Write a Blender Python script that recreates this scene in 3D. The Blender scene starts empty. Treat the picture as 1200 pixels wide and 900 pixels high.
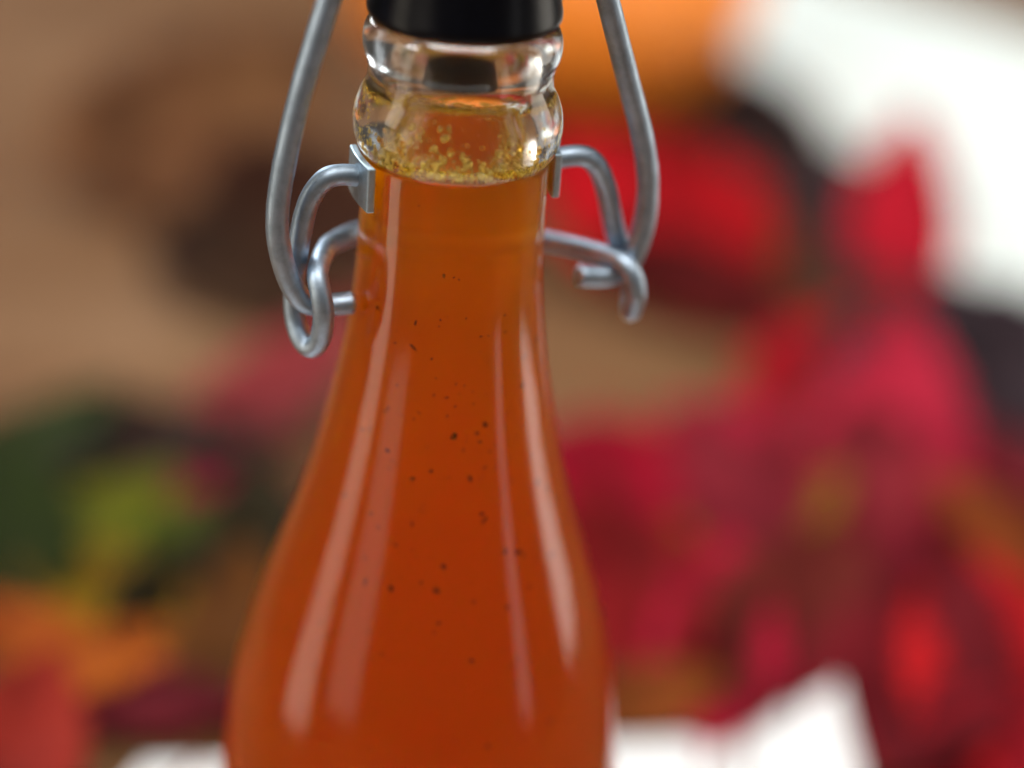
import bpy, bmesh, math, random
from mathutils import Vector, Matrix, noise

sc = bpy.context.scene
C = sc.collection
rad = math.radians

# ------------------------------------------------------------------ camera
FW = Vector((0.02998228, 0.89250261, -0.45004462))
RT = Vector((0.997796298, -0.0000616199, 0.0663516690))
UP = Vector((-0.05919131, 0.45104223, 0.89053764))
cam_d = bpy.data.cameras.new('camera')
cam = bpy.data.objects.new('camera', cam_d)
C.objects.link(cam)
cam.matrix_world = Matrix(((RT.x, UP.x, -FW.x, 0.0),
                           (RT.y, UP.y, -FW.y, -0.29874574),
                           (RT.z, UP.z, -FW.z, 0.27967774),
                           (0, 0, 0, 1)))
cam_d.sensor_width = 36.0
cam_d.lens = 2712.0 / 1200.0 * 36.0
cam_d.clip_start = 0.01
cam_d.clip_end = 50
cam_d.dof.use_dof = True
cam_d.dof.focus_distance = 0.314
cam_d.dof.aperture_fstop = cam_d.lens / 20.5
cam_d.dof.aperture_blades = 0
sc.camera = cam

# ------------------------------------------------------------------ light
w = bpy.data.worlds.new('World')
sc.world = w
w.use_nodes = True
bg = w.node_tree.nodes['Background']
bg.inputs['Color'].default_value = (1.0, 0.93, 0.86, 1)
bg.inputs['Strength'].default_value = 0.055


def area(name, loc, target, sx, sy, power, col):
    d = bpy.data.lights.new(name, 'AREA')
    d.shape = 'RECTANGLE'
    d.size, d.size_y, d.energy, d.color = sx, sy, power, col
    o = bpy.data.objects.new(name, d)
    C.objects.link(o)
    o.location = loc
    o.rotation_euler = (Vector(target) - Vector(loc)).to_track_quat('-Z', 'Y').to_euler()
    return o


area('window_light_left', (-0.975, -0.225, 0.52), (0, 0, 0.16), 0.32, 0.64, 2.7, (1.0, 0.88, 0.70))
area('window_light_left_lower', (-0.975, -0.225, -0.10), (0, 0, 0.16), 0.32, 0.50, 1.1, (1.0, 0.88, 0.70))
area('window_light_upper_left', (-0.80, -0.34, 0.88), (0, 0, 0.17), 0.26, 0.26, 4.5, (0.95, 0.98, 1.0))
area('window_light_front_left', (-0.78, -0.70, 0.38), (0, 0, 0.16), 0.40, 1.00, 1.2, (1.0, 0.88, 0.72))
area('window_light_back_left', (-0.52, 1.05, 0.75), (-0.02, 0.05, 0.10), 0.45, 0.80, 9.0, (0.90, 0.96, 1.0))
area('window_light_right', (0.95, 0.33, 0.34), (0.0, 0.0, 0.15), 0.50, 1.15, 5.6, (1.0, 0.93, 0.82))
area('window_light_front_right', (0.95, -0.50, 0.30), (0, 0, 0.15), 0.14, 1.10, 0.55, (1.0, 0.98, 0.95))
area('overhead_fill', (0.15, -0.30, 1.7), (0.05, 0.35, 0.0), 1.3, 1.0, 30.0, (1.0, 0.97, 0.93))  # added soft overhead fill for table, leaves and pumpkin; not a known lamp

sc.view_settings.view_transform = 'Standard'
sc.view_settings.look = 'None'
sc.view_settings.exposure = 0.0
sc.view_settings.gamma = 1.0
cy = sc.cycles
cy.use_denoising = True
cy.use_adaptive_sampling = True
cy.adaptive_threshold = 0.05
cy.adaptive_min_samples = 16
cy.use_light_tree = False
cy.max_bounces = 20
cy.transmission_bounces = 16
cy.glossy_bounces = 8
cy.diffuse_bounces = 3
cy.volume_bounces = 10
cy.transparent_max_bounces = 16
cy.caustics_reflective = True
cy.caustics_refractive = True
cy.sample_clamp_indirect = 8.0
cy.blur_glossy = 0.1


# ------------------------------------------------------------------ helpers
def tag(o, label=None, cat=None, group=None, kind=None):
    for k, v in (('label', label), ('category', cat), ('group', group), ('kind', kind)):
        if v:
            o[k] = v
    return o


def empty(name, loc=(0, 0, 0), rz=0.0):
    o = bpy.data.objects.new(name, None)
    o.empty_display_size = 0.02
    o.location = loc
    o.rotation_euler = (0, 0, rz)
    C.objects.link(o)
    return o


def link(name, me, mat=None, parent=None, smooth=True):
    o = bpy.data.objects.new(name, me)
    C.objects.link(o)
    if mat:
        me.materials.append(mat)
    if smooth:
        me.polygons.foreach_set('use_smooth', [True] * len(me.polygons))
    if parent:
        o.parent = parent
    return o


def mesh(name, verts, faces):
    me = bpy.data.meshes.new(name)
    me.from_pydata(verts, [], faces)
    me.update()
    return me


def spline(pts, n=10):
    """Catmull-Rom through the points."""
    P = [Vector(p) for p in pts]
    P = [P[0] * 2 - P[1]] + P + [P[-1] * 2 - P[-2]]
    out = []
    for i in range(1, len(P) - 2):
        a, b, c, d = P[i - 1:i + 3]
        for k in range(n):
            t = k / n
            out.append(0.5 * ((2 * b) + (c - a) * t + (2 * a - 5 * b + 4 * c - d) * t * t
                              + (3 * b - a - 3 * c + d) * t ** 3))
    out.append(P[-2].copy())
    return out


def tube(name, path, r, sides=20, wobble=0.0):
    """A round wire swept along a path, with rounded cut ends."""
    n = len(path)
    tan = [(path[min(i + 1, n - 1)] - path[max(i - 1, 0)]).normalized() for i in range(n)]
    nor = tan[0].orthogonal().normalized()
    rings = []
    for e, i0 in ((-1, 0), (1, n - 1)):
        pass
    cen, rr, tt = [], [], []
    for k in range(3):                       # rounded start
        a = (k + 0.6) / 3.6 * math.pi / 2
        cen.append(path[0] - tan[0] * r * 0.35 * math.cos(a)); rr.append(r * math.sin(a)); tt.append(tan[0])
    for i in range(n):
        q = 1.0 + wobble * noise.noise(path[i] * 300.0)
        cen.append(path[i]); rr.append(r * q); tt.append(tan[i])
    for k in (2, 1, 0):
        a = (k + 0.6) / 3.6 * math.pi / 2
        cen.append(path[-1] + tan[-1] * r * 0.35 * math.cos(a)); rr.append(r * math.sin(a)); tt.append(tan[-1])
    verts, faces = [], []
    for i in range(len(cen)):
        nor = (nor - tt[i] * nor.dot(tt[i])).normalized()
        bi = tt[i].cross(nor)
        for s in range(sides):
            a = 2 * math.pi * s / sides
            verts.append(cen[i] + (nor * math.cos(a) + bi * math.sin(a)) * rr[i])
    for i in range(len(cen) - 1):
        for s in range(sides):
            s2 = (s + 1) % sides
            faces.append((i * sides + s, i * sides + s2, (i + 1) * sides + s2, (i + 1) * sides + s))
    faces.append(tuple(range(sides))[::-1])
    m = (len(cen) - 1) * sides
    faces.append(tuple(m + s for s in range(sides)))
    return mesh(name, verts, faces)


def interp(xs, ys, x):
    if x <= xs[0]:
        return ys[0]
    for i in range(len(xs) - 1):
        if x <= xs[i + 1]:
            t = (x - xs[i]) / (xs[i + 1] - xs[i])
            return ys[i] + (ys[i + 1] - ys[i]) * t
    return ys[-1]


def lathe(name, prof, seg=128, cap_start=True, cap_end=True, closed=False, uneven=0.0):
    """Revolve (r, z) points about z. r == 0 ends become poles."""
    verts, faces, rows = [], [], []
    for r, z in prof:
        if r < 1e-7:
            rows.append([len(verts)]); verts.append((0, 0, z)); continue
        row = []
        for s in range(seg):
            a = 2 * math.pi * s / seg
            q = 1.0
            if uneven:
                q += uneven * noise.noise(Vector((math.cos(a) * 2.0, math.sin(a) * 2.0, z * 90.0)))
            row.append(len(verts)); verts.append((r * q * math.cos(a), r * q * math.sin(a), z))
        rows.append(row)
    n = len(rows)
    for i in range(n if closed else n - 1):
        A, B = rows[i], rows[(i + 1) % n]
        for s in range(seg):
            s2 = (s + 1) % seg
            if len(A) == 1 and len(B) == 1:
                break
            if len(A) == 1:
                faces.append((A[0], B[s2], B[s]))
            elif len(B) == 1:
                faces.append((A[s], A[s2], B[0]))
            else:
                faces.append((A[s], A[s2], B[s2], B[s]))
    return mesh(name, verts, faces)


# ------------------------------------------------------------------ materials
def new_mat(name):
    m = bpy.data.materials.new(name)
    m.use_nodes = True
    nt = m.node_tree
    return m, nt, nt.nodes['Principled BSDF'], nt.nodes['Material Output']


def nd(nt, kind, **kw):
    n = nt.nodes.new(kind)
    for k, v in kw.items():
        if k in n.inputs:
            n.inputs[k].default_value = v
        else:
            setattr(n, k, v)
    return n


def ramp(nt, stops):
    r = nt.nodes.new('ShaderNodeValToRGB')
    e = r.color_ramp.elements
    while len(e) < len(stops):
        e.new(0.5)
    for el, (p, c) in zip(e, stops):
        el.position = p
        el.color = (*c, 1)
    return r


def glass_mat(name='bottle_glass', ior=1.5):
    m, nt, p, out = new_mat(name)
    p.inputs['Base Color'].default_value = (0.985, 0.995, 0.985, 1)
    p.inputs['Transmission Weight'].default_value = 1.0
    p.inputs['Roughness'].default_value = 0.10
    p.inputs['IOR'].default_value = ior
    tc = nd(nt, 'ShaderNodeTexCoord')
    mp = nd(nt, 'ShaderNodeMapping')
    mp.inputs['Scale'].default_value = (1, 1, 0.35)
    nz = nd(nt, 'ShaderNodeTexNoise', Scale=85.0, Detail=3.0)
    bp = nd(nt, 'ShaderNodeBump', Strength=0.17, Distance=0.0007)
    nt.links.new(tc.outputs['Object'], mp.inputs['Vector'])
    nt.links.new(mp.outputs['Vector'], nz.inputs['Vector'])
    nt.links.new(nz.outputs['Fac'], bp.inputs['Height'])
    nt.links.new(bp.outputs['Normal'], p.inputs['Normal'])
    return m


def liquid_mat():
    """A cloudy juice: light is scattered and absorbed inside it; only its top is a liquid-to-air surface,
    its sides touch the glass."""
    m, nt, p, out = new_mat('cloudy_amber_liquid')
    nt.nodes.remove(p)
    top = nd(nt, 'ShaderNodeAttribute', attribute_name='open_top')
    tr = nd(nt, 'ShaderNodeBsdfTransparent')
    gl = nd(nt, 'ShaderNodeBsdfGlass', IOR=1.34, Roughness=0.02)
    mx = nd(nt, 'ShaderNodeMixShader')
    nt.links.new(top.outputs['Fac'], mx.inputs['Fac'])
    nt.links.new(tr.outputs['BSDF'], mx.inputs[1])
    nt.links.new(gl.outputs['BSDF'], mx.inputs[2])
    nt.links.new(mx.outputs['Shader'], out.inputs['Surface'])
    vs = nd(nt, 'ShaderNodeVolumeScatter', Density=80.0, Anisotropy=0.38)
    vs.inputs['Color'].default_value = (1, 1, 1, 1)
    va = nd(nt, 'ShaderNodeVolumeAbsorption', Density=3500.0)
    va.inputs['Color'].default_value = (1 - 9 / 3500, 1 - 102 / 3500, 0.0, 1)
    ad = nd(nt, 'ShaderNodeAddShader')
    nt.links.new(vs.outputs['Volume'], ad.inputs[0])
    nt.links.new(va.outputs['Volume'], ad.inputs[1])
    nt.links.new(ad.outputs['Shader'], out.inputs['Volume'])
    return m


def metal_mat(name, base, rough, bump=0.15):
    m, nt, p, out = new_mat(name)
    p.inputs['Metallic'].default_value = 1.0
    tc = nd(nt, 'ShaderNodeTexCoord')
    nz = nd(nt, 'ShaderNodeTexNoise', Scale=420.0, Detail=4.0, Roughness=0.6)
    dark = tuple(c * 0.72 for c in base)
    r = ramp(nt, [(0.30, dark), (0.62, base)])
    rr = nd(nt, 'ShaderNodeMapRange')
    rr.inputs['To Min'].default_value = rough + 0.12
    rr.inputs['To Max'].default_value = rough - 0.06
    bp = nd(nt, 'ShaderNodeBump', Strength=bump, Distance=0.0002)
    nt.links.new(tc.outputs['Object'], nz.inputs['Vector'])
    nt.links.new(nz.outputs['Fac'], r.inputs['Fac'])
    nt.links.new(nz.outputs['Fac'], rr.inputs['Value'])
    nt.links.new(nz.outputs['Fac'], bp.inputs['Height'])
    nt.links.new(r.outputs['Color'], p.inputs['Base Color'])
    nt.links.new(rr.outputs['Result'], p.inputs['Roughness'])
    nt.links.new(bp.outputs['Normal'], p.inputs['Normal'])
    return m


def simple_mat(name, base, rough, vary=0.2, scale=60.0, bump=0.1, dist=0.0005, sheen=0.0):
    m, nt, p, out = new_mat(name)
    tc = nd(nt, 'ShaderNodeTexCoord')
    nz = nd(nt, 'ShaderNodeTexNoise', Scale=scale, Detail=4.0)
    r = ramp(nt, [(0.3, tuple(c * (1 - vary) for c in base)), (0.7, tuple(min(1, c * (1 + vary * 0.4)) for c in base))])
    bp = nd(nt, 'ShaderNodeBump', Strength=bump, Distance=dist)
    nt.links.new(tc.outputs['Object'], nz.inputs['Vector'])
    nt.links.new(nz.outputs['Fac'], r.inputs['Fac'])
    nt.links.new(nz.outputs['Fac'], bp.inputs['Height'])
    nt.links.new(r.outputs['Color'], p.inputs['Base Color'])
    nt.links.new(bp.outputs['Normal'], p.inputs['Normal'])
    p.inputs['Roughness'].default_value = rough
    return m


def wood_mat():
    m, nt, p, out = new_mat('tan_wood')
    tc = nd(nt, 'ShaderNodeTexCoord')
    mp = nd(nt, 'ShaderNodeMapping')
    mp.inputs['Scale'].default_value = (1.0, 2.2, 1.0)
    mp.inputs['Rotation'].default_value = (0, 0, rad(20))
    nz = nd(nt, 'ShaderNodeTexNoise', Scale=6.0, Detail=6.0, Roughness=0.62, Distortion=0.6)
    r = ramp(nt, [(0.30, (0.075, 0.030, 0.010)), (0.50, (0.160, 0.075, 0.029)), (0.72, (0.235, 0.130, 0.066))])
    bp = nd(nt, 'ShaderNodeBump', Strength=0.25, Distance=0.001)
    nt.links.new(tc.outputs['Object'], mp.inputs['Vector'])
    nt.links.new(mp.outputs['Vector'], nz.inputs['Vector'])
    nt.links.new(nz.outputs['Fac'], r.inputs['Fac'])
    nt.links.new(nz.outputs['Fac'], bp.inputs['Height'])
    nt.links.new(r.outputs['Color'], p.inputs['Base Color'])
    nt.links.new(bp.outputs['Normal'], p.inputs['Normal'])
    p.inputs['Roughness'].default_value = 0.75
    p.inputs['Specular IOR Level'].default_value = 0.15
    return m


def leaf_mat():
    m, nt, p, out = new_mat('autumn_leaf')
    oi = nd(nt, 'ShaderNodeObjectInfo')
    tc = nd(nt, 'ShaderNodeTexCoord')
    nz = nd(nt, 'ShaderNodeTexNoise', Scale=38.0, Detail=5.0)
    r = ramp(nt, [(0.30, (0.30, 0.28, 0.28)), (0.50, (1.0, 1.0, 1.0)), (0.74, (1.35, 1.7, 1.5))])
    mx = nd(nt, 'ShaderNodeMix', data_type='RGBA', blend_type='MULTIPLY')
    mx.inputs['Factor'].default_value = 1.0
    nt.links.new(tc.outputs['Object'], nz.inputs['Vector'])
    nt.links.new(nz.outputs['Fac'], r.inputs['Fac'])
    nt.links.new(oi.outputs['Color'], mx.inputs['A'])
    nt.links.new(r.outputs['Color'], mx.inputs['B'])
    nt.links.new(mx.outputs['Result'], p.inputs['Base Color'])
    p.inputs['Roughness'].default_value = 0.65
    p.inputs['Specular IOR Level'].default_value = 0.06
    tr = nd(nt, 'ShaderNodeBsdfTranslucent')
    nt.links.new(mx.outputs['Result'], tr.inputs['Color'])
    ms = nd(nt, 'ShaderNodeMixShader')
    ms.inputs['Fac'].default_value = 0.25
    nt.links.new(p.outputs['BSDF'], ms.inputs[1])
    nt.links.new(tr.outputs['BSDF'], ms.inputs[2])
    nt.links.new(ms.outputs['Shader'], out.inputs['Surface'])
    return m


M_GLASS = glass_mat()
M_GLASS_WET = glass_mat('bottle_glass_touching_liquid', 1.5 / 1.34)
M_LIQUID = liquid_mat()
M_LIQUID.cycles.homogeneous_volume = True
M_WIRE = metal_mat('zinc_wire', (0.42, 0.51, 0.61), 0.46)
M_PLATE = metal_mat('zinc_plate', (0.55, 0.67, 0.76), 0.44)
M_CAP = simple_mat('black_plastic', (0.003, 0.003, 0.005), 0.28, 0.3, 400.0, 0.05, 0.0001)
M_CAP.node_tree.nodes['Principled BSDF'].inputs['Specular IOR Level'].default_value = 0.2
M_RUBBER = simple_mat('black_rubber', (0.004, 0.004, 0.006), 0.6, 0.3, 300.0, 0.1, 0.0001)
M_SPECK = simple_mat('dark_spice', (0.13, 0.022, 0.006), 0.7, 0.4, 900.0)
M_CLOTH = simple_mat('white_cotton', (0.80, 0.80, 0.80), 0.85, 0.04, 900.0, 0.3, 0.0004)
M_WOOD = wood_mat()
M_LEAF = leaf_mat()
M_PUMP = simple_mat('pumpkin_rind', (1.0, 0.27, 0.022), 0.42, 0.10, 38.0, 0.15, 0.0008)
M_STALK = simple_mat('dry_stalk', (0.16, 0.11, 0.05), 0.8, 0.4, 160.0, 0.4, 0.001)

# ------------------------------------------------------------------ table
bm = bmesh.new()
bmesh.ops.create_cube(bm, size=1.0)
bmesh.ops.scale(bm, vec=(0.73, 1.6, 0.035), verts=bm.verts)
bmesh.ops.translate(bm, vec=(0.075, 0.36, -0.0185), verts=bm.verts)
bmesh.ops.bevel(bm, geom=list(bm.edges), offset=0.004, segments=3, affect='EDGES')
me = bpy.data.meshes.new('table_top'); bm.to_mesh(me); bm.free()
tag(link('table_top', me, M_WOOD, smooth=False), kind='structure')


# ------------------------------------------------------------------ white cloths
M_CLOTH_FAR = simple_mat('white_linen', (0.77, 0.84, 0.81), 0.85, 0.12, 14.0, 0.3, 0.0004)


def cloth(name, corners, nx, ny, zfun, label, mat=M_CLOTH):
    """A sheet spanned between four corners (near-left, near-right, far-right, far-left) with folds and thickness."""
    a, b, c, d = [Vector((*q, 0)) for q in corners]
    verts, faces = [], []
    for j in range(ny + 1):
        for i in range(nx + 1):
            s, t = i / nx, j / ny
            p = (a * (1 - s) + b * s) * (1 - t) + (d * (1 - s) + c * s) * t
            verts.append(zfun(p, s, t))
    for j in range(ny):
        for i in range(nx):
            q = j * (nx + 1) + i
            faces.append((q, q + 1, q + nx + 2, q + nx + 1))
    o = link(name, mesh(name, verts, faces), mat)
    md = o.modifiers.new('thickness', 'SOLIDIFY'); md.thickness = 0.0012; md.offset = 1.0
    return tag(o, label, 'napkin')


def near_fold(p, s, t):
    k = max(0.0, 1 - math.hypot((1 - s) / 0.20, (1 - t) / 0.30))
    k = k * k * (3 - 2 * k)
    wv = 0.0008 * (1 + noise.noise(Vector((p.x * 28, p.y * 28, 1.7))))
    away = min(1.0, max(0.0, (math.hypot(p.x, p.y) - 0.034) / 0.02))
    q = p + Vector((0.004 * noise.noise(Vector((p.x * 30, 3.1, 0))), 0.004 * noise.noise(Vector((p.x * 22, 9.1, 0))) * t, 0))
    q.z = 0.0006 + wv * away + 0.006 * k
    q.y += 0.010 * k
    q.x -= 0.006 * k
    return q


cloth('napkin', [(-0.115, -0.11), (0.088, -0.12), (0.094, 0.101), (-0.056, 0.075)], 70, 70, near_fold,
      'white cotton napkin under the bottle with one raised back corner')


def far_fold(p, s, t):
    q = p.copy()
    q.z = 0.0008 + 0.004 * (1 + noise.noise(Vector((p.x * 14, p.y * 9, 5.5)))) + 0.002 * (1 + math.sin(p.x * 90 + p.y * 25))
    return q


cloth('napkin', [(0.142, 0.290), (0.36, 0.25), (0.30, 0.455), (0.076, 0.75)], 70, 70, far_fold,
      'crumpled bright white cloth in the upper right behind the leaves', M_CLOTH_FAR)

# ------------------------------------------------------------------ pumpkin
pk = empty('pumpkin', (0.030, 0.480, 0.0), 0.4)
tag(pk, 'small round orange pumpkin standing behind the bottle cap', 'pumpkin')
verts, faces = [], []
NU, NV, RIBS = 120, 40, 10
for j in range(NV + 1):
    v = math.pi * j / NV
    for i in range(NU):
        u = 2 * math.pi * i / NU
        rib = 1 - 0.10 * abs(math.cos(u * RIBS / 2)) ** 3 * math.sin(v) ** 0.6
        rr = 0.073 * rib * math.sin(v) ** 0.82 * (1 + 0.03 * noise.noise(Vector((math.cos(u), math.sin(u), v))))
        zz = 0.045 + 0.045 * math.cos(v) - 0.012 * math.exp(-(v / 0.35) ** 2) + 0.005 * math.exp(-((math.pi - v) / 0.4) ** 2)
        verts.append((rr * math.cos(u), rr * math.sin(u), zz))
for j in range(NV):
    for i in range(NU):
        i2 = (i + 1) % NU
        faces.append((j * NU + i, (j + 1) * NU + i, (j + 1) * NU + i2, j * NU + i2))
link('rind', mesh('pumpkin_rind', verts, faces), M_PUMP, pk)
link('stem', tube('pumpkin_stem', spline([(0, 0, 0.070), (0.001, 0, 0.076), (0.005, 0.002, 0.090), (0.012, 0.003, 0.100)], 6), 0.006, 10, 0.3), M_STALK, pk)

# ------------------------------------------------------------------ bottle
bottle = empty('swing_top_bottle', (0, 0, 0))
tag(bottle, 'clear glass swing top bottle with black cap and grey wire clasp', 'bottle')

OUT = [(0.0285, 0.0018), (0.0298, 0.0034), (0.0310, 0.0062), (0.0310, 0.030), (0.0310, 0.0600), (0.0304, 0.0685),
       (0.0295, 0.0765), (0.0280, 0.0843), (0.0260, 0.0920), (0.0236, 0.0996), (0.0212, 0.1070), (0.0191, 0.1142),
       (0.0173, 0.1214), (0.0158, 0.1284), (0.01455, 0.1352), (0.01365, 0.1420), (0.0132, 0.1486), (0.0130, 0.1551),
       (0.0130, 0.1600), (0.0130, 0.1632), (0.01312, 0.1645), (0.0137, 0.1655), (0.0142, 0.1668), (0.01445, 0.1688), (0.0142, 0.1710), (0.0136, 0.1728),
       (0.0129, 0.1742), (0.0127, 0.1752), (0.0127, 0.1765), (0.0129, 0.1776), (0.0134, 0.1790), (0.01355, 0.1806), (0.0133, 0.1820),
       (0.0127, 0.1830), (0.0120, 0.1834)]
out_s = [(p.x, p.y) for p in spline([(r, z, 0) for r, z in OUT], 5)]

def inner(z):
    zs = [q[1] for q in out_s]
    a = interp(zs, [q[0] for q in out_s], min(z, 0.158)) - 0.0026
    return max(a, 0.0104)                       # the neck has a straight bore


in_z = [0.0062, 0.0068, 0.008, 0.011] + [0.015 + (0.183 - 0.015) * k / 80 for k in range(81)]
in_prof = []
for z in in_z:
    r = inner(z)
    if z < 0.011:
        r *= {0.0062: 0.85, 0.0068: 0.94, 0.008: 0.98}[z]
    in_prof.append((r, z))
prof = [(0.0, 0.0030), (0.020, 0.0026), (0.0260, 0.0016)] + out_s + [(0.0113, 0.1836), (0.0107, 0.1834)] + in_prof[::-1] + [(0.0, 0.0066)]
ZL = 0.1648
gb = link('glass_body', lathe('glass_body', prof, 160), M_GLASS, bottle)
gb.data.materials.append(M_GLASS_WET)
n_out = 3 + len(out_s) + 2
for f in gb.data.polygons:                      # inner wall below the liquid level: glass against liquid
    if min(f.vertices) >= 1 + (n_out - 1) * 160 and f.center.z < ZL + 0.0012:
        f.material_index = 1

cap_prof = [(0.0, 0.1838), (0.0095, 0.1838), (0.0122, 0.1838), (0.0129, 0.1839), (0.01318, 0.1845), (0.0132, 0.1853), (0.0130, 0.1862),
            (0.0127, 0.1885), (0.0125, 0.1930), (0.0122, 0.1975), (0.0112, 0.2005), (0.0090, 0.2025), (0.005, 0.2035), (0.0, 0.2038)]
cap = link('cap', lathe('cap', cap_prof, 96), M_CAP, bottle)
gk = [(0.0, 0.1758), (0.0042, 0.1757), (0.0048, 0.1764), (0.0053, 0.1792), (0.0072, 0.1815), (0.0092, 0.1830), (0.0120, 0.1837), (0.0127, 0.1838), (0.0129, 0.1842),
      (0.0, 0.1842)]
link('gasket', lathe('gasket', gk, 96), M_RUBBER, cap)

AL = rad(19)
Uv = Vector((math.cos(AL), math.sin(AL), 0)); Vv = Vector((-math.sin(AL), math.cos(AL), 0))


def W(u, v, z):
    return (Uv * u + Vv * v) / 1000 + Vector((0, 0, z / 1000))


# the long bail that carries the cap
BAIL = [(-14.6, -1.5, 143.3), (-17.9, -1.5, 143.2), (-20.7, -1.5, 143.7), (-22.8, -1.5, 145.95), (-24.6, -1.5, 150.6),
        (-25.45, -1.5, 156.3), (-24.8, -1.5, 163.7), (-22.7, -1.5, 174.4), (-19.3, -1.5, 187.1), (-17.9, -1.2, 192.0), (-16.0, -0.8, 195.2), (-12.5, -0.3, 196.3),
        (0, 0, 196.4), (12.5, 0, 196.3), (16.4, -0.2, 194.6), (18.5, -0.5, 190.5), (20.2, -0.8, 185.4), (24.1, -0.8, 174.2), (27.2, -0.8, 165.2), (28.75, -0.8, 158.6),
        (28.95, -0.8, 152.6), (28.1, -0.8, 148.0), (26.65, -0.8, 145.0), (23.7, -0.8, 143.95), (19.6, -0.8, 144.3)]
link('bail_wire', tube('bail_wire', spline([W(*p) for p in BAIL], 10), 0.00160, 24, 0.03), M_WIRE, bottle)
# the lever: pivots in the two plates, makes an eye on each side and passes behind the neck
LEV = [(-12.9, 0.0, 161.4), (-16.3, 0.0, 161.95), (-18.7, 0.0, 161.3), (-20.6, 0.5, 158.1), (-21.5, 1.0, 153.1), (-21.95, 1.6, 147.1),
       (-22.0, 1.2, 141.4), (-21.5, -0.5, 138.3), (-20.4, -2.2, 137.3), (-19.5, -3.7, 139.3), (-19.4, -4.6, 143.1), (-19.8, -4.2, 146.3),
       (-19.9, -2.6, 148.4), (-18.7, 0.4, 149.1), (-16.9, 4.5, 148.8), (-14.4, 9.5, 147.6), (-8.5, 15.2, 146.5), (0.0, 17.4, 146.0),
       (9.5, 15.6, 145.6), (17.0, 10.0, 145.6), (22.0, 3.6, 146.3), (24.9, -1.3, 146.6), (26.5, -3.6, 145.2), (27.2, -4.1, 142.0),
       (27.4, -2.6, 138.9), (28.4, -0.2, 138.6), (29.1, 1.7, 141.2), (27.8, 2.3, 144.6), (25.2, 1.5, 150.6), (23.0, 0.6, 157.1),
       (20.9, 0.0, 161.0), (18.4, 0.0, 162.5), (14.0, 0.0, 162.3)]
link('lever_wire', tube('lever_wire', spline([W(*p) for p in LEV], 10), 0.00150, 24, 0.03), M_WIRE, bottle)

for s, zc in ((-1, 161.2), (1, 161.6)):
    verts = []
    nv, nz = 12, 8
    for side in (0, 1):
        for j in range(nz + 1):
            for i in range(nv + 1):
                v = -4.8 + 9.6 * i / nv
                z = zc - 3.2 + 6.4 * j / nz
                base = 13.15 - 0.016 * v * v
                verts.append(W(s * (base + 1.1 * side), v, z))
    faces = []
    K = (nv + 1) * (nz + 1)
    for j in range(nz):
        for i in range(nv):
            q = j * (nv + 1) + i
            faces.append((q, q + nv + 1, q + nv + 2, q + 1))
            faces.append((K + q, K + q + 1, K + q + nv + 2, K + q + nv + 1))
    for i in range(nv):
        for q, fl in ((i, 0), (nz * (nv + 1) + i, 1)):
            f = (q, q + 1, K + q + 1, K + q)
            faces.append(f[::-1] if fl else f)
    for j in range(nz):
        for q, fl in ((j * (nv + 1), 1), (j * (nv + 1) + nv, 0)):
            f = (q, q + nv + 1, K + q + nv + 1, K + q)
            faces.append(f[::-1] if fl else f)
    me = mesh('clasp_plate', verts, faces)
    bm = bmesh.new(); bm.from_mesh(me); bmesh.ops.recalc_face_normals(bm, faces=bm.faces); bm.to_mesh(me); bm.free()
    pl = link('clasp_plate', me, M_PLATE, bottle, smooth=False)
    bv = pl.modifiers.new('bevel', 'BEVEL'); bv.width = 0.00022; bv.segments = 2; bv.limit_method = 'ANGLE'

# ------------------------------------------------------------------ liquid
liq = [(0.0, 0.0064), (inner(0.0062) * 0.8, 0.0064)]
for z in in_z[1:]:
    if z >= ZL - 0.0006:
        break
    k = {0.0068: 0.94, 0.008: 0.98}.get(z, 1.0)
    liq.append((inner(z) * k + 0.00006, z))
ri = inner(ZL)
for dz in (-0.0004, 0.0002, 0.0008, 0.0012):
    liq.append((inner(ZL + dz) + 0.00006, ZL + dz))
n_side = len(liq)
liq += [(inner(ZL + 0.0014) - 0.00002, ZL + 0.0014), (inner(ZL + 0.001) - 0.00022, ZL + 0.0009), (ri - 0.0005, ZL + 0.0005),
        (ri - 0.0009, ZL + 0.00022), (ri - 0.0015, ZL + 0.00006), (ri - 0.0024, ZL), (ri * 0.5, ZL), (0.0, ZL)]
lq = link('amber_drink', lathe('amber_drink', liq, 160), M_LIQUID)
at = lq.data.attributes.new('open_top', 'FLOAT', 'FACE')
first_top = 1 + (n_side - 1) * 160               # vertices from here on belong to the free surface
at.data.foreach_set('value', [1.0 if max(f.vertices) >= first_top else 0.0 for f in lq.data.polygons])
tag(lq, 'cloudy orange amber drink with dark specks filling the bottle', 'drink')


_b = bmesh.new(); bmesh.ops.create_icosphere(_b, subdivisions=1, radius=1.0)
ICO1 = ([v.co.copy() for v in _b.verts], [[v.index for v in f.verts] for f in _b.faces]); _b.free()
_b = bmesh.new(); bmesh.ops.create_icosphere(_b, subdivisions=2, radius=1.0)
ICO2 = ([v.co.copy() for v in _b.verts], [[v.index for v in f.verts] for f in _b.faces]); _b.free()


class Blobs:
    """Collects many tiny lumps into one mesh."""
    def __init__(self):
        self.v, self.f = [], []

    def add(self, ico, fn):
        n = len(self.v)
        self.v += [fn(c) for c in ico[0]]
        self.f += [[n + q for q in f] for f in ico[1]]


def seed_point(a, z, off):
    r = inner(z) - 0.0002 + off
    return (r * math.cos(a), r * math.sin(a), z)


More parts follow.
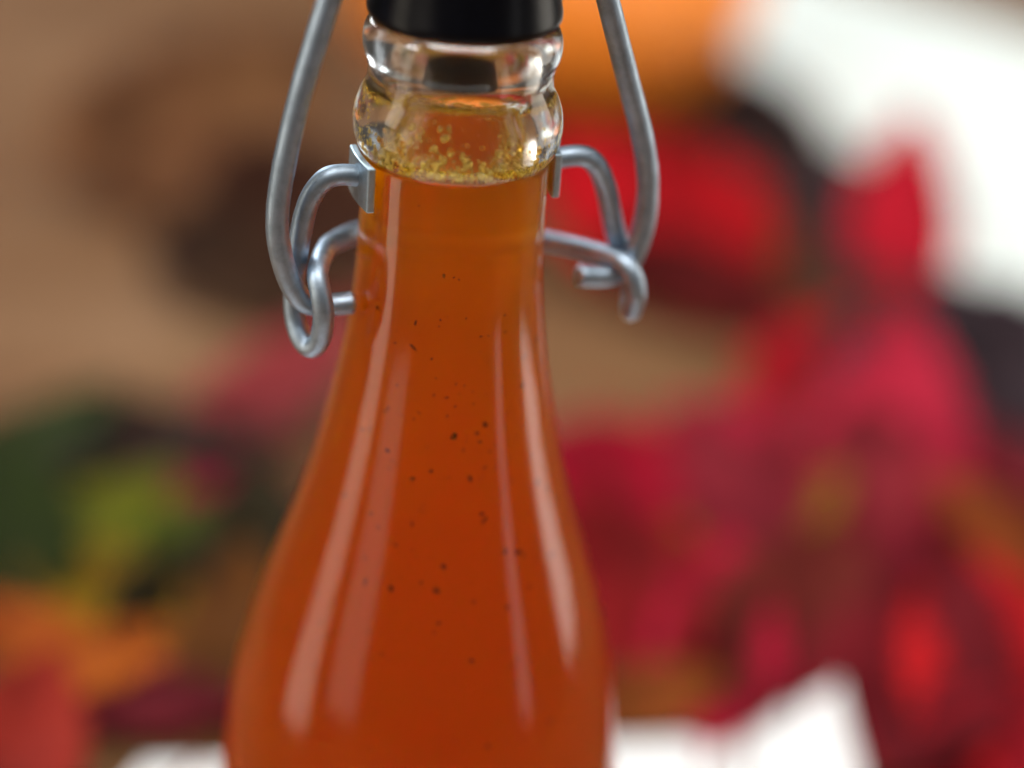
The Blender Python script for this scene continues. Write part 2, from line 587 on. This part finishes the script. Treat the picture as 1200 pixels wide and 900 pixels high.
rng = random.Random(11)
B = Blobs()
for k in range(230):
    a = rng.gauss(-math.pi / 2 + 0.15, 0.75) if k < 150 else rng.uniform(0, 2 * math.pi)
    z = min(max(rng.gauss(0.118, 0.020), 0.05), 0.160)
    r = min(0.00050, 0.00010 * math.exp(abs(rng.gauss(0, 0.75))))
    ctr = Vector(seed_point(a, z, -r * 1.3 - 0.0016 * rng.random() ** 2))
    rot = Matrix.Rotation(rng.uniform(0, 6.28), 3, Vector((rng.gauss(0, 1), rng.gauss(0, 1), rng.gauss(0, 1))).normalized())
    sq = Vector((rng.uniform(0.35, 0.8), rng.uniform(0.6, 1.1), rng.uniform(0.9, 1.7)))
    B.add(ICO1, lambda c: ctr + rot @ Vector((c.x * sq.x, c.y * sq.y, c.z * sq.z)) * r * rng.uniform(0.65, 1.3))
sp = link('spice_specks', mesh('spice_specks', B.v, B.f), M_SPECK, lq, smooth=False)
tag(sp, kind='stuff')

B = Blobs()
for k in range(900):
    a = rng.uniform(0, 2 * math.pi)
    rr = ri - abs(rng.gauss(0, 0.0018)) - 0.0006
    if rr < 0.0006:
        continue
    r = min(0.0006, 0.00015 * math.exp(abs(rng.gauss(0, 0.6))))
    rise = 0.0005 * max(0.0, 1 - (ri - rr) / 0.0016)
    ctr = Vector((rr * math.cos(a), rr * math.sin(a), ZL + r * 0.2 + rise))
    B.add(ICO2 if r > 0.0003 else ICO1, lambda c: ctr + c * r)
for k in range(1500):                             # foam clinging to the glass just above the liquid
    a = rng.uniform(0, 2 * math.pi)
    r = min(0.00048, 0.00013 * math.exp(abs(rng.gauss(0, 0.6))))
    patch = 0.35 + 1.3 * max(0.0, noise.noise(Vector((math.cos(a) * 2.3, math.sin(a) * 2.3, 4.0))) + 0.35)
    z = ZL + 0.0005 + abs(rng.gauss(0, 0.0024)) * patch
    if z > 0.1738:
        continue
    rr = inner(z) - r * 0.75
    ctr = Vector((rr * math.cos(a), rr * math.sin(a), z))
    B.add(ICO2 if r > 0.0003 else ICO1, lambda c: ctr + c * r)
me = mesh('froth_bubbles', B.v, B.f)
mf, ntf, pf, of = new_mat('froth')
pf.inputs['Base Color'].default_value = (1.0, 0.74, 0.16, 1)
pf.inputs['Transmission Weight'].default_value = 0.55
pf.inputs['Roughness'].default_value = 0.05
pf.inputs['IOR'].default_value = 1.2
fr = link('froth_bubbles', me, mf, lq)
tag(fr, kind='stuff')

B = Blobs()                                       # fine drops and streaks left on the inside of the neck
for k in range(140):
    a = rng.uniform(0, 2 * math.pi)
    z = ZL + 0.0014 + abs(rng.gauss(0, 0.0030))
    if z > 0.1750:
        continue
    r = min(0.00055, 0.00014 * math.exp(abs(rng.gauss(0, 0.7))))
    rr = inner(z) - 0.00006
    e = Vector((math.cos(a), math.sin(a), 0)); t = Vector((-math.sin(a), math.cos(a), 0))
    hh = rng.uniform(0.7, 1.4)
    B.add(ICO2, lambda c: e * (rr + c.x * r * 0.22) + t * (c.y * r) + Vector((0, 0, z + c.z * r * hh)))
me = mesh('neck_drops', B.v, B.f)
md_, ntd, pd, od = new_mat('amber_drops')
pd.inputs['Base Color'].default_value = (1.0, 0.66, 0.10, 1)
pd.inputs['Transmission Weight'].default_value = 0.9
pd.inputs['Roughness'].default_value = 0.04
pd.inputs['IOR'].default_value = 1.33
tag(link('neck_drops', me, md_, lq), kind='stuff')

# ------------------------------------------------------------------ leaves
# centre x, centre y, heading, length, width/length, tilt, colour, label
LEAVES = [
    (0.0540, 0.340, 150, 0.088, 0.7, 7, (0.5, 0.006, 0.012), 'broad bright red leaf just right of the neck, below the pumpkin'),
    (0.0740, 0.3080, -30, 0.068, 0.5, 5, (0.10, 0.007, 0.007), 'dark red leaf between the bright red one and the bare table patch'),
    (0.105, 0.4221, -79, 0.1041, 0.36, 35, (0.035, 0.022, 0.022), 'dark brown leaf lying along the left edge of the far white cloth'),
    (0.1192, 0.3242, -84, 0.0923, 0.34, 10, (0.05, 0.03, 0.034), 'dark purple brown leaf at the near end of the white cloth edge'),
    (0.1330, 0.335, 83, 0.075, 0.42, 10, (0.55, 0.012, 0.03), 'red leaf standing up against the far white cloth'),
    (0.1062, 0.2711, 41, 0.0624, 0.5, 9, (0.4, 0.008, 0.016), 'red leaf in front of the dark purple brown leaf'),
    (0.1419, 0.2403, -70, 0.108, 0.62, 15, (0.045, 0.028, 0.034), 'slate purple leaf at the right edge below the white cloth'),
    (0.0792, 0.2207, -19, 0.0503, 0.45, 14, (0.55, 0.012, 0.05), 'crimson leaf lying sideways in the middle right of the pile'),
    (0.048, 0.175, -57, 0.0764, 0.55, 8, (0.40, 0.006, 0.025), 'large crimson leaf beside the bottle shoulder on its right'),
    (0.1131, 0.2135, 77, 0.0794, 0.5, 7, (0.48, 0.02, 0.05), 'pink red leaf pointing away, left of the slate purple leaf'),
    (0.0799, 0.1738, 43, 0.053, 0.6, 10, (0.22, 0.1, 0.008), 'olive yellow leaf in the middle of the right pile'),
    (0.063, 0.1262, 84, 0.0689, 0.42, 7, (0.42, 0.010, 0.035), 'upright crimson leaf behind the flat napkin edge, left of the raised corner'),
    (0.0815, 0.1332, 68, 0.0645, 0.6, 6, (0.14, 0.018, 0.014), 'dark reddish brown leaf behind the raised napkin corner'),
    (0.1161, 0.1779, -34, 0.0483, 0.55, 5, (0.3, 0.035, 0.016), 'brick red leaf to the right of the olive yellow one'),
    (0.0969, 0.1418, 50, 0.0527, 0.55, 7, (0.26, 0.01, 0.03), 'wine red leaf above the raised napkin corner'),
    (0.1313, 0.1658, 129, 0.0453, 0.55, 15, (0.24, 0.05, 0.012), 'rust brown leaf at the right edge of the pile'),
    (0.121, 0.1154, 98, 0.0728, 0.6, 14, (0.46, 0.01, 0.014), 'big red leaf in the lower right corner'),
    (0.1041, 0.1138, 70, 0.0735, 0.6, 14, (0.15, 0.008, 0.013), 'maroon leaf just right of the raised napkin corner'),
    (0.0495, 0.1037, 22, 0.0311, 0.55, 14, (0.24, 0.06, 0.01), 'rust orange leaf lying by the napkin edge right of the bottle'),
    (0.0438, 0.1363, -81, 0.0659, 0.6, 6, (0.24, 0.010, 0.012), 'dark red leaf against the right side of the bottle'),
    (0.0988, 0.186, -87, 0.0773, 0.5, 8, (0.26, 0.02, 0.03), 'dull red leaf under the pink red one'),
    (0.0695, 0.1827, 110, 0.0512, 0.5, 12, (0.24, 0.018, 0.03), 'dull crimson leaf between the crimson leaf and the olive one'),
    (0.1447, 0.2084, -54, 0.0425, 0.5, 13, (0.22, 0.02, 0.03), 'dusky red leaf tucked under the slate purple leaf'),
    (0.1199, 0.0906, 32, 0.0445, 0.6, 14, (0.3, 0.008, 0.016), 'deep red leaf cut off by the bottom right corner'),
    (-0.0390, 0.2260, 58, 0.0706, 0.5, 8, (0.26, 0.032, 0.035), 'dusty red leaf left of the bottle below the wire clasp'),
    (-0.0454, 0.1775, -37, 0.0546, 0.5, 5, (0.28, 0.01, 0.045), 'crimson leaf left of the bottle shoulder'),
    (-0.0656, 0.2006, -10, 0.0642, 0.42, 11, (0.035, 0.018, 0.012), 'blackish brown leaf along the back of the left pile'),
    (-0.0970, 0.1500, 96, 0.062, 0.6, 8, (0.022, 0.032, 0.006), 'dark green leaf at the left edge'),
    (-0.0778, 0.1599, 43, 0.0482, 0.5, 10, (0.13, 0.13, 0.008), 'yellow green leaf in the middle of the left pile'),
    (-0.0679, 0.1333, -28, 0.0495, 0.55, 6, (0.26, 0.14, 0.008), 'mustard yellow leaf below the yellow green one'),
    (-0.05, 0.1317, 64, 0.0527, 0.6, 10, (0.022, 0.016, 0.006), 'nearly black leaf left of the bottle body'),
    (-0.0685, 0.1079, 24, 0.043, 0.5, 5, (0.42, 0.09, 0.008), 'orange leaf below the mustard yellow one'),
    (-0.0790, 0.072, 82, 0.050, 0.6, 8, (0.30, 0.025, 0.016), 'brick red leaf in the lower left corner'),
    (-0.055, 0.0936, -8, 0.0425, 0.5, 14, (0.13, 0.008, 0.014), 'dark maroon leaf at the left rim of the napkin'),
    (-0.0414, 0.1123, 88, 0.0539, 0.5, 11, (0.12, 0.04, 0.008), 'brown leaf touching the left outline of the bottle body'),
    (-0.0350, 0.325, -27, 0.085, 0.50, 8, (0.05, 0.017, 0.009), 'dark red brown leaf with shadow in its colour behind the left wire clasp'),  # leaf colour darkened to stand in for the deep shadow beside the neck
    (-0.0800, 0.3850, 30, 0.100, 0.6, 8, (0.19, 0.080, 0.034), 'dry red brown leaf in the far left behind the wire'),
    (-0.058, 0.2971, -40, 0.0666, 0.5, 8, (0.05, 0.022, 0.011), 'dull brown leaf darkened as shade between the clasp and the bare table'),  # brown taken darker to carry on the painted shadow left of the neck
    (-0.0566, 0.1546, 34, 0.0417, 0.5, 15, (0.07, 0.09, 0.008), 'olive green leaf beside the crimson one left of the bottle'),
    (-0.096, 0.1903, 46, 0.0511, 0.5, 14, (0.03, 0.04, 0.012), 'deep green leaf at the back of the left pile'),
    (-0.0372, 0.1437, 101, 0.0646, 0.5, 10, (0.03, 0.022, 0.01), 'dark brown leaf partly hidden by the left bottle shoulder'),
    (-0.0831, 0.1146, 153, 0.0417, 0.5, 9, (0.35, 0.07, 0.01), 'orange brown leaf at the left edge'),
]


def leaf_mesh(L, asp, rng):
    """Toothed oval blade, folded on its midrib and curled."""
    nt_, ns = 26, 5
    curl = rng.uniform(0.2, 0.9); fold = rng.uniform(0.10, 0.32); tw = rng.uniform(-0.4, 0.4); ph = rng.uniform(0, 50)
    verts, faces = [], []
    for j in range(nt_ + 1):
        t = j / nt_
        wd = asp * L * 0.5 * (math.sin(math.pi * min(1, t ** 0.80)) ** 0.75 if 0 < t < 1 else 0.0)
        tooth = 1.0 + (0.10 if j % 2 else -0.06) * (1 if 0.12 < t < 0.95 else 0)
        for i in range(-ns, ns + 1):
            s = i / ns
            y = s * wd * (tooth if abs(i) == ns else 1.0)
            x = (t - 0.5) * L - abs(s) * wd * 0.16
            z = fold * abs(y) + curl * L * 0.30 * (t - 0.5) ** 2 + tw * y * (t - 0.5)
            z += 0.030 * L * noise.noise(Vector((x / L * 5 + ph, y / L * 5, 0))) + 0.006 * L * math.cos(t * 42 - abs(s) * 3)
            verts.append((x, y, z))
    m = 2 * ns + 1
    for j in range(nt_):
        for i in range(2 * ns):
            faces.append((j * m + i, (j + 1) * m + i, (j + 1) * m + i + 1, j * m + i + 1))
    return mesh('leaf_blade', verts, faces)


rng = random.Random(5)
for k, (x, y, hd, L, asp, tilt, col, lab) in enumerate(LEAVES):
    root = empty('autumn_leaf', (x, y, 0.0), rad(hd))
    tag(root, lab, 'leaf', 'fallen autumn leaves on the table')
    me = leaf_mesh(L, asp, rng)
    roll = rad(rng.uniform(-14, 14)); tl = rad(tilt)
    lean = rad(rng.uniform(4, 14) + 24 * max(0.0, min(1.0, (y - 0.15) / 0.25)))
    R = Matrix.Rotation(-rad(hd), 4, 'Z') @ Matrix.Rotation(lean, 4, 'X') @ Matrix.Rotation(rad(hd), 4, 'Z')
    R = R @ Matrix.Rotation(-tl * 0.6, 4, 'Y') @ Matrix.Rotation(roll, 4, 'X')
    me.transform(R)
    zmin = min(v.co.z for v in me.vertices)
    lift = 0.0015 + 0.0035 * rng.random() - zmin
    me.transform(Matrix.Translation((0, 0, lift)))
    o = link('blade', me, M_LEAF, root)
    o.color = (*col, 1)
    md = o.modifiers.new('thickness', 'SOLIDIFY'); md.thickness = 0.00035
    b = R @ Vector((-0.5 * L, 0, 0.02 * L)); b.z += lift
    b = Vector((b.x, b.y, me.vertices[5].co.z))
    path = spline([b + Vector((0.004, 0, 0.0002)), b + Vector((-0.010, 0.001, -0.0002)), Vector((b.x - 0.024, b.y + rng.uniform(-0.008, 0.008), max(0.003, b.z * 0.6)))], 5)
    st = link('stalk', tube('leaf_stalk', path, 0.0006, 8), M_LEAF, root)
    st.color = (0.16 + col[0] * 0.3, 0.03 + col[1] * 0.3, 0.015, 1)
